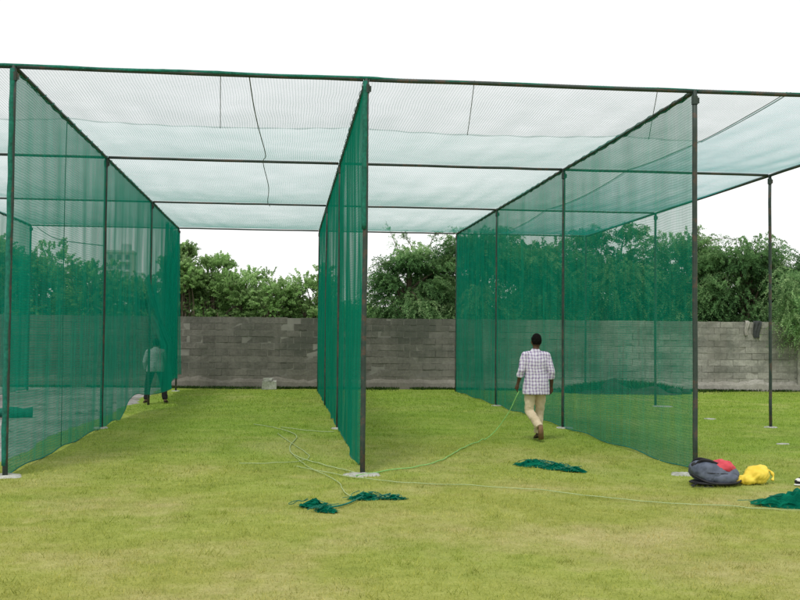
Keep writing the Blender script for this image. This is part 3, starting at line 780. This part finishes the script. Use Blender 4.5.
scrap('long flat scrap of green net on the grass below the walking man', [(6.36, 12.95, .24, .19, .06, -.3), (6.55, 12.65, .2, .14, .05, -.6), (6.72, 12.4, .18, .10, .04, -.6)], 9)
scrap('largest heap of dark green net at the right edge of the grass', [(8.24, 9.80, .44, .28, .09, 0), (8.75, 9.7, .42, .30, .10, .2)], 14, 14)
# rolled net at the left
mb = MB(); mb.tube(smooth_pts([(-2.9, 20.2, .1), (-2.3, 20.35, .12), (-1.7, 20.55, .10)], 6), [.10+.02*math.sin(i*1.7) for i in range(13)], 12)
tag(mb.obj('rolled_net', M['net_rope'], None, True), 'dark green roll of net lying on the gravel beside the left front post', 'net')

def twine(pts, label, mat, r=.006, sub=8, lift=True):
    mb = MB(); P = smooth_pts(pts, sub)
    P = [Vector((p.x+.012*mn.noise(p*3), p.y+.012*mn.noise(p*3+Vector((9, 0, 0))), p.z+(gz(p.x, p.y)+.018+.010*mn.noise(p*5) if p.z < .03 else 0))) for p in P]
    mb.tube(P, r, 6); tag(mb.obj('twine', mat, None, True), label, 'twine', 'twine trailing over the grass')
twine([(3.3, 12.9, 0), (3.85, 11.95, 0), (4.5, 11.35, 0), (5.2, 11.1, 0), (5.8, 10.85, 0), (6.4, 10.25, 0), (7.0, 9.85, 0), (7.6, 9.62, 0), (8.3, 9.3, 0), (9.0, 9.1, 0)], 'pale twine running from the tangle across the foreground to the right edge', M['twine_w'], .005)
twine([(6.86, 16.03, .79), (6.80, 16.05, .66), (6.68, 16.10, .40), (6.50, 16.12, .16), (6.25, 15.9, .02), (5.75, 14.9, 0), (5.25, 13.5, 0), (4.85, 12.8, 0), (4.35, 12.3, 0), (4.0, 11.9, 0)], 'bright green twine trailing from the walking man to the middle post', M['twine_g'], .007)
twine([(2.6, 18.9, 0), (3.0, 18.2, 0), (3.35, 16.9, 0), (3.25, 15.2, 0), (3.3, 14.0, 0), (3.7, 12.9, 0), (4.0, 12.2, 0)], 'pale twine loop reaching furthest back left of the middle post', M['twine_w'], .0065)
twine([(2.6, 13.15, 0), (3.0, 13.2, 0), (3.35, 13.35, 0), (3.5, 13.9, 0), (3.3, 15.4, 0), (3.05, 17.2, 0)], 'pale twine curling to the left of the tangle', M['twine_w'], .005)
twine([(3.3, 13.9, 0), (3.5, 12.6, 0), (3.75, 11.6, 0), (3.8, 10.8, 0), (3.85, 10.45, 0)], 'pale twine leading from the tangle down to the net scrap', M['twine_w'], .0045)
twine([(3.1, 18.3, 0), (3.7, 17.6, 0), (4.0, 17.5, 0)], 'short pale twine running to the second middle post', M['twine_w'], .007)

# bags
M['pack'] = noisy('backpack_fabric', (.05, .062, .09), (.13, .15, .20), 12, .75, .4); M['pack_d'] = noisy('black_trim', (.008, .008, .01), (.025, .025, .03), 12, .6)
M['red'] = noisy('red_fabric', (.42, .03, .05), (.62, .08, .10), 9, .7); M['yellow'] = noisy('yellow_cloth', (.66, .46, .035), (.84, .68, .10), 7, .6, .5); M['white'] = noisy('white_plastic', (.55, .56, .52), (.8, .8, .76), 9, .5)
bag = empty('backpack', (8.02, 11.25, 0), 'grey blue backpack with a red flap lying on its back by the right front post', 'backpack', rz=-.12)
mb = MB(); V, F = ellipsoid((0, 0, .12), (.27, .20, .135), 24, 14)
V = [Vector((math.copysign(abs(v.x/.27)**.75*.27, v.x), math.copysign(abs(v.y/.20)**.75*.20, v.y), max(.005, v.z+.05*(v.x < 0)*(-v.x/.27)))) for v in V]; mb.add(V, F)
remeshed('bag_body', mb, M['pack'], bag, .012, 3, lambda p: .016*mn.noise(p*10)+.010*abs(mn.noise(p*22)))
mb = MB(); V, F = ellipsoid((.09, -.03, .20), (.14, .16, .085), 18, 10); V = [v+Vector((0, 0, -.35*(v.x-.05)**2)) for v in V]; mb.add(V, F); remeshed('flap', mb, M['red'], bag, .010, 2, lambda p: .014*mn.noise(p*16)+.006*mn.noise(p*35))
mb = MB(); V, F = ellipsoid((.08, -.165, .09), (.16, .055, .065), 18, 10); mb.add(V, F); remeshed('pocket', mb, M['pack'], bag, .010, 2, lambda p: .010*mn.noise(p*16))
mb = MB(); V, F = ellipsoid((.0, -.03, .03), (.285, .205, .035), 24, 8); mb.add([Vector((v.x, v.y, max(.003, v.z))) for v in V], F); mb.obj('base_panel', M['pack_d'], bag, True)
mb = MB(); mb.tube(smooth_pts([(-.24, -.10, .16), (-.12, -.175, .15), (.02, -.195, .145), (.16, -.165, .135), (.25, -.08, .12)], 6), [(.010, .006)]*25, 6); mb.obj('piping', M['pack_d'], bag, True)
mb = MB(); mb.tube(smooth_pts([(-.20, -.12, .03), (-.30, -.22, .012), (-.22, -.30, .01), (-.08, -.27, .012)], 6), [(.016, .004)]*19, 6); mb.obj('strap', M['pack_d'], bag, True)
mb = MB(); mb.tube(smooth_pts([(-.27, -.08, .12), (-.10, -.21, .045), (.12, -.225, .04), (.28, -.09, .05), (.29, .05, .07)], 6), (.012), 6); mb.obj('zip', M['pack_d'], bag, True)
for q in (-.06, .10):
    mb = MB(); mb.tube(smooth_pts([(-.24, q, .17), (-.17, q-.03, .27), (-.05, q-.04, .26), (.02, q-.05, .235)], 6), [(.022, .008)]*19, 8); mb.obj('strap', M['pack_d'], bag, True)
mb = MB(); V, F = ellipsoid((-.19, -.02, .21), (.07, .08, .05), 12, 8); mb.add(V, F); mb.obj('collar', M['pack_d'], bag, True)
ys_ = empty('yellow_sack', (8.50, 11.24, 0), 'full yellow cloth bag lying on the grass beside the backpack', 'bag', rz=.15)
mb = MB(); V, F = ellipsoid((.03, 0, .10), (.16, .13, .115), 24, 14); mb.add([Vector((v.x, v.y, max(.004, v.z))) for v in V], F)
V, F = ellipsoid((-.10, -.02, .055), (.13, .09, .06), 20, 10); mb.add([Vector((v.x, v.y, max(.004, v.z))) for v in V], F)
V, F = ellipsoid((.10, .02, .13), (.10, .09, .085), 20, 10); mb.add(V, F)
remeshed('sack_body', mb, M['yellow'], ys_, .011, 4, lambda p: .016*mn.noise(p*10)+.016*abs(mn.noise(p*18))-.004)
mb = MB(); mb.tube(smooth_pts([(.17, .02, .15), (.215, .0, .14), (.23, -.03, .09), (.21, -.04, .04)], 5), [.014+.006*math.sin(i) for i in range(16)], 8); mb.obj('strap', M['yellow'], ys_, True)
mb = MB(); mb.tube(smooth_pts([(-.20, -.03, .06), (-.26, -.05, .04), (-.31, -.03, .015)], 5), [.03-.001*i for i in range(11)], 8); mb.obj('tied_end', M['yellow'], ys_, True)
# small shoe-like black and white object at the right edge
sh = empty('shoe', (9.03, 11.12, 0), 'small black and white shoe at the right edge of the grass', 'shoe', rz=.3)
mb = MB(); V, F = ellipsoid((0, 0, .045), (.13, .05, .05), 18, 10); mb.add([Vector((v.x, v.y, max(.02, v.z+(.03 if v.x > .03 else 0)))) for v in V], F); mb.obj('upper', M['pack_d'], sh, True)
mb = MB(); V, F = ellipsoid((0, 0, .012), (.14, .055, .018), 18, 8); mb.add(V, F); mb.obj('sole', M['white'], sh, True)
mb = MB(); V, F = ellipsoid((-.07, 0, .055), (.05, .04, .03), 12, 8); mb.add(V, F); mb.obj('toe_cap', M['white'], sh, True)
# paper scraps
for i, (x, y, rx, ry, lab) in enumerate(((11.87, 20.4, .13, .16, 'flat white scrap on the grass between the right front post and the outer post'), (11.0, 15.5, .12, .08, 'flat white scrap lying just in front of the outer right post'))):
    tag(splat(x, y, rx, ry, .014, 'paper_scrap', M['concrete'], seed=40+i, n=16), lab, 'litter', 'pale scraps of litter on the grass')

# ------------------------------------------------------------------ people
def skin_m(name, a, b): return noisy(name, a, b, 14, .55, .1, .35)
M['skin'] = skin_m('dark_skin', (.065, .032, .018), (.105, .055, .032)); M['hair'] = noisy('black_hair', (.003, .003, .003), (.008, .008, .007), 60, .9, .8, .1, .004)
def check_mat():
    m, t = newmat('checked_shirt'); co = t.objco(); sep = t.n.new('ShaderNodeSeparateXYZ'); t.t.links.new(co, sep.inputs[0])
    def stripes(s, per, w, ofs=0.0):
        fr = t.math('FRACT', t.math('ADD', t.math('MULTIPLY', s, 1/per), ofs+50.0)); return t.math('LESS_THAN', fr, w)
    wob = t.math('MULTIPLY', t.noise(4, co, 3), .09)
    sx = stripes(t.math('ADD', sep.outputs[0], wob), .048, .40); sz = stripes(t.math('ADD', sep.outputs[2], wob), .052, .38)
    both = t.math('ADD', t.math('MULTIPLY', sx, .5), t.math('MULTIPLY', sz, .4))
    c = t.mix(both, (.66, .64, .72), (.20, .13, .30))
    t.out(pbr(t, c, .85, t.bump(t.noise(12, co, 3), .3, .01), .1)); return m
M['check'] = check_mat(); M['cream'] = noisy('cream_trousers', (.52, .42, .28), (.70, .59, .42), 10, .85, .3)
M['pale_shirt'] = noisy('pale_shirt', (.40, .43, .43), (.56, .58, .58), 10, .85, .3); M['black_tr'] = noisy('black_trousers', (.006, .006, .007), (.018, .018, .02), 10, .85, .3)
M['sole_tan'] = noisy('tan_sole', (.16, .085, .045), (.26, .15, .08), 20, .7); M['sandal'] = noisy('sandal_sole', (.02, .016, .012), (.05, .035, .025), 20, .7); M['eye'] = noisy('eye_white', (.6, .6, .58), (.7, .7, .68), 5, .3, 0)

def person(loc, rz, J, label, shirt, trousers, sleeve_end, tuck):
    """J: joints. facing local +Y, x = the figure's right"""
    root = empty('person', loc, label, 'person', rz=rz)
    L = lambda a, b, q: Vector(J[a]).lerp(Vector(J[b]), q)
    B = MB()
    # trunk, neck
    pel, che, nck, hd = Vector(J['pelvis']), Vector(J['chest']), Vector(J['neck']), Vector(J['head'])
    B.tube([pel+Vector((0, 0, -.10)), pel, pel.lerp(che, .45), che, che.lerp(nck, .6), nck], [(.10, .09), (.155, .11), (.135, .095), (.165, .105), (.13, .085), (.055, .055)], 20)
    B.tube([nck+Vector((0, 0, -.05)), nck, hd+Vector((0, -.01, -.05))], [.06, .052, .05], 14)
    V, F = ellipsoid(hd, (.074, .092, .112), 24, 16); B.add(V, F)
    V, F = ellipsoid(hd+Vector((0, .03, -.06)), (.052, .062, .058), 18, 12); B.add(V, F)           # jaw
    V, F = ellipsoid(hd+Vector((0, .098, -.018)), (.014, .02, .024), 10, 8); B.add(V, F)            # nose
    V, F = ellipsoid(hd+Vector((0, .085, -.058)), (.024, .012, .009), 10, 6); B.add(V, F)           # lips
    for s in (-1, 1):
        V, F = ellipsoid(hd+Vector((s*.076, 0, -.012)), (.010, .02, .032), 10, 8); B.add(V, F)      # ears
    for s, S_ in ((-1, 'l'), (1, 'r')):
        sh_, el, wr = Vector(J['sh_'+S_]), Vector(J['el_'+S_]), Vector(J['wr_'+S_])
        sh_ = sh_+Vector((-s*.015, 0, -.045)); B.tube([che.lerp(nck, .35)+Vector((s*.05, 0, 0)), sh_, sh_.lerp(el, .35), el, el.lerp(wr, .3), el.lerp(wr, .8), wr], [.045, .048, .045, .038, .038, .027, .024], 14)
        hip, kn, an, toe = (Vector(J[k+S_]) for k in ('hip_', 'kn_', 'an_', 'toe_'))
        B.tube([hip+Vector((-s*.02, 0, .05)), hip, hip.lerp(kn, .4), kn, kn.lerp(an, .28), kn.lerp(an, .8), an], [.085, .088, .076, .053, .056, .036, .034], 16)
        fd = (toe-an); B.tube([an+Vector((0, 0, .0))-fd*.28, an.lerp(toe, .25), an.lerp(toe, .7), toe], [(.032, .03), (.04, .034), (.045, .022), (.034, .013)], 14)
        # hand: palm, four fingers, thumb
        d = (wr-el).normalized(); sidev = Vector((0, 1, 0)); sidev = (sidev-d*sidev.dot(d)).normalized(); inn = d.cross(sidev)*(1 if d.cross(sidev).x*s < 0 else -1)
        pm = wr+d*.085
        B.tube([wr, wr+d*.04, pm], [.024, .032, .032], 12)
        for k, (of, ln) in enumerate(((.027, .07), (.009, .08), (-.009, .075), (-.027, .058))):
            p0 = pm-d*.015+sidev*of
            B.tube([p0, p0+d*ln*.45+inn*.008, p0+d*ln*.75+inn*ln*.35, p0+d*ln*.8+inn*ln*.62], [.0095, .009, .008, .007], 8)
        p0 = wr+d*.03+sidev*.026; B.tube([p0, p0+d*.03+sidev*.022+inn*.008, p0+d*.055+sidev*.02+inn*.022], [.012, .0105, .008], 8)
    remeshed('body', B, M['skin'], root, .0072, 2)
    # hair
    Hh = MB(); V, F = ellipsoid(hd+Vector((0, -.016, .022)), (.083, .096, .108), 24, 16); V = [Vector((v.x, v.y-.0, max(v.z, hd.z-.055+max(0, (v.y-hd.y))*1.35))) for v in V]; Hh.add(V, F)
    remeshed('hair', Hh, M['hair'], root, .008, 2, lambda p: .006*mn.noise(p*40)+.004*mn.noise(p*90))
    for s in (-1, 1):
        E_ = MB(); V, F = ellipsoid(hd+Vector((s*.03, .083, .004)), (.013, .008, .007), 10, 6); E_.add(V, F); E_.obj('eye', M['eye'], root, True)
    # trousers
    T = MB(); T.tube([pel+Vector((0, 0, -.12)), pel+Vector((0, 0, -.02)), pel+Vector((0, 0, .11))], [(.10, .09), (.158, .115), (.145, .105)], 20)
    for s, S_ in ((-1, 'l'), (1, 'r')):
        hip, kn, an = (Vector(J[k+S_]) for k in ('hip_', 'kn_', 'an_'))
        T.tube([hip+Vector((0, 0, .05)), hip+Vector((0, 0, -.02)), hip.lerp(kn, .45), kn, kn.lerp(an, .5), kn.lerp(an, .93)], [.085, .092, .088, .074, .070, .066], 18)
    remeshed('trousers', T, M[trousers], root, .010, 3, lambda p: .008*mn.noise(Vector((p.x*9, p.y*9, p.z*14)))+.005*mn.noise(p*30))
    # shirt
    C = MB(); dn = Vector((0, 0, -tuck))
    C.tube([pel+dn, pel+dn*.3+Vector((0, 0, .02)), pel.lerp(che, .45), che, che.lerp(nck, .55), che.lerp(nck, .95)], [(.222, .170), (.212, .162), (.180, .135), (.188, .13), (.150, .105), (.068, .066)], 24)
    for s, S_ in ((-1, 'l'), (1, 'r')):
        sh_, el, wr = Vector(J['sh_'+S_]), Vector(J['el_'+S_]), Vector(J['wr_'+S_])
        sj = sh_+Vector((-s*.012, 0, -.045)); C.tube([nck+Vector((s*.02, 0, -.06)), sj+Vector((-s*.03, 0, .012))], [.05, .058], 14)
        V, F = ellipsoid(sj, (.068, .072, .066), 16, 10); C.add(V, F)
        P = [sj, sj.lerp(el, .35), sj.lerp(el, .7), el, el.lerp(wr, sleeve_end)]
        C.tube(P, [.066, .065, .060, .055, .052], 16)
        e = el.lerp(wr, sleeve_end); C.tube([e, e+(wr-el).normalized()*-.04], [.056, .056], 14)    # turned cuff
    C.tube([che.lerp(nck, .88), nck+Vector((0, -.004, .012))], [.075, .062], 18)                    # collar
    remeshed('shirt', C, M[shirt], root, .009, 3, lambda p: .010*mn.noise(Vector((p.x*8, p.y*8, p.z*5)))+.005*mn.noise(p*24))
    for s, S_ in ((-1, 'l'), (1, 'r')):
        an, toe = Vector(J['an_'+S_]), Vector(J['toe_'+S_]); fd = toe-an
        fz = Vector((0, 0, -.03)) if abs(fd.z) < .12 else Vector((0, -.03, 0))
        C2 = MB(); C2.tube([an-fd*.33+fz, an.lerp(toe, .3)+fz, toe+fd*.08+fz*.35], [(.034, .010), (.040, .010), (.042, .009)], 12); C2.obj('sandal', M['sandal' if s > 0 or trousers != 'cream' else 'sole_tan'], root, True)
    return root

J1 = dict(pelvis=(0, 0, .93), chest=(0, .02, 1.27), neck=(.0, .025, 1.455), head=(.012, .045, 1.585),
    sh_l=(-.185, .02, 1.40), el_l=(-.245, -.035, 1.12), wr_l=(-.285, .05, .90), sh_r=(.185, .02, 1.40), el_r=(.245, -.04, 1.10), wr_r=(.262, .04, .86),
    hip_l=(-.09, 0, .88), kn_l=(-.10, .03, .47), an_l=(.015, -.24, .22), toe_l=(.03, -.215, .06),
    hip_r=(.085, 0, .88), kn_r=(.085, .10, .49), an_r=(.055, .09, .085), toe_r=(.06, .26, .035))
person((7.14, 16.05, 0), 0, J1, 'man with black hair in checked shirt and cream trousers walking away on the grass', 'check', 'cream', .45, .19)
J2 = dict(pelvis=(0, -.05, .86), chest=(0, .05, 1.16), neck=(.0, .13, 1.32), head=(.01, .21, 1.415),
    sh_l=(-.18, .09, 1.27), el_l=(-.25, .12, .99), wr_l=(-.20, .27, .80), sh_r=(.18, .09, 1.27), el_r=(.24, .14, .99), wr_r=(.16, .30, .82),
    hip_l=(-.10, -.05, .82), kn_l=(-.17, .06, .45), an_l=(-.20, -.02, .08), toe_l=(-.24, .15, .035),
    hip_r=(.10, -.05, .82), kn_r=(.19, .06, .45), an_r=(.235, -.02, .08), toe_r=(.28, .14, .035))
person((.10, 24.75, 0), .15, J2, 'stooping man in pale shirt and black trousers behind the lifted left net', 'pale_shirt', 'black_tr', .85, .10)
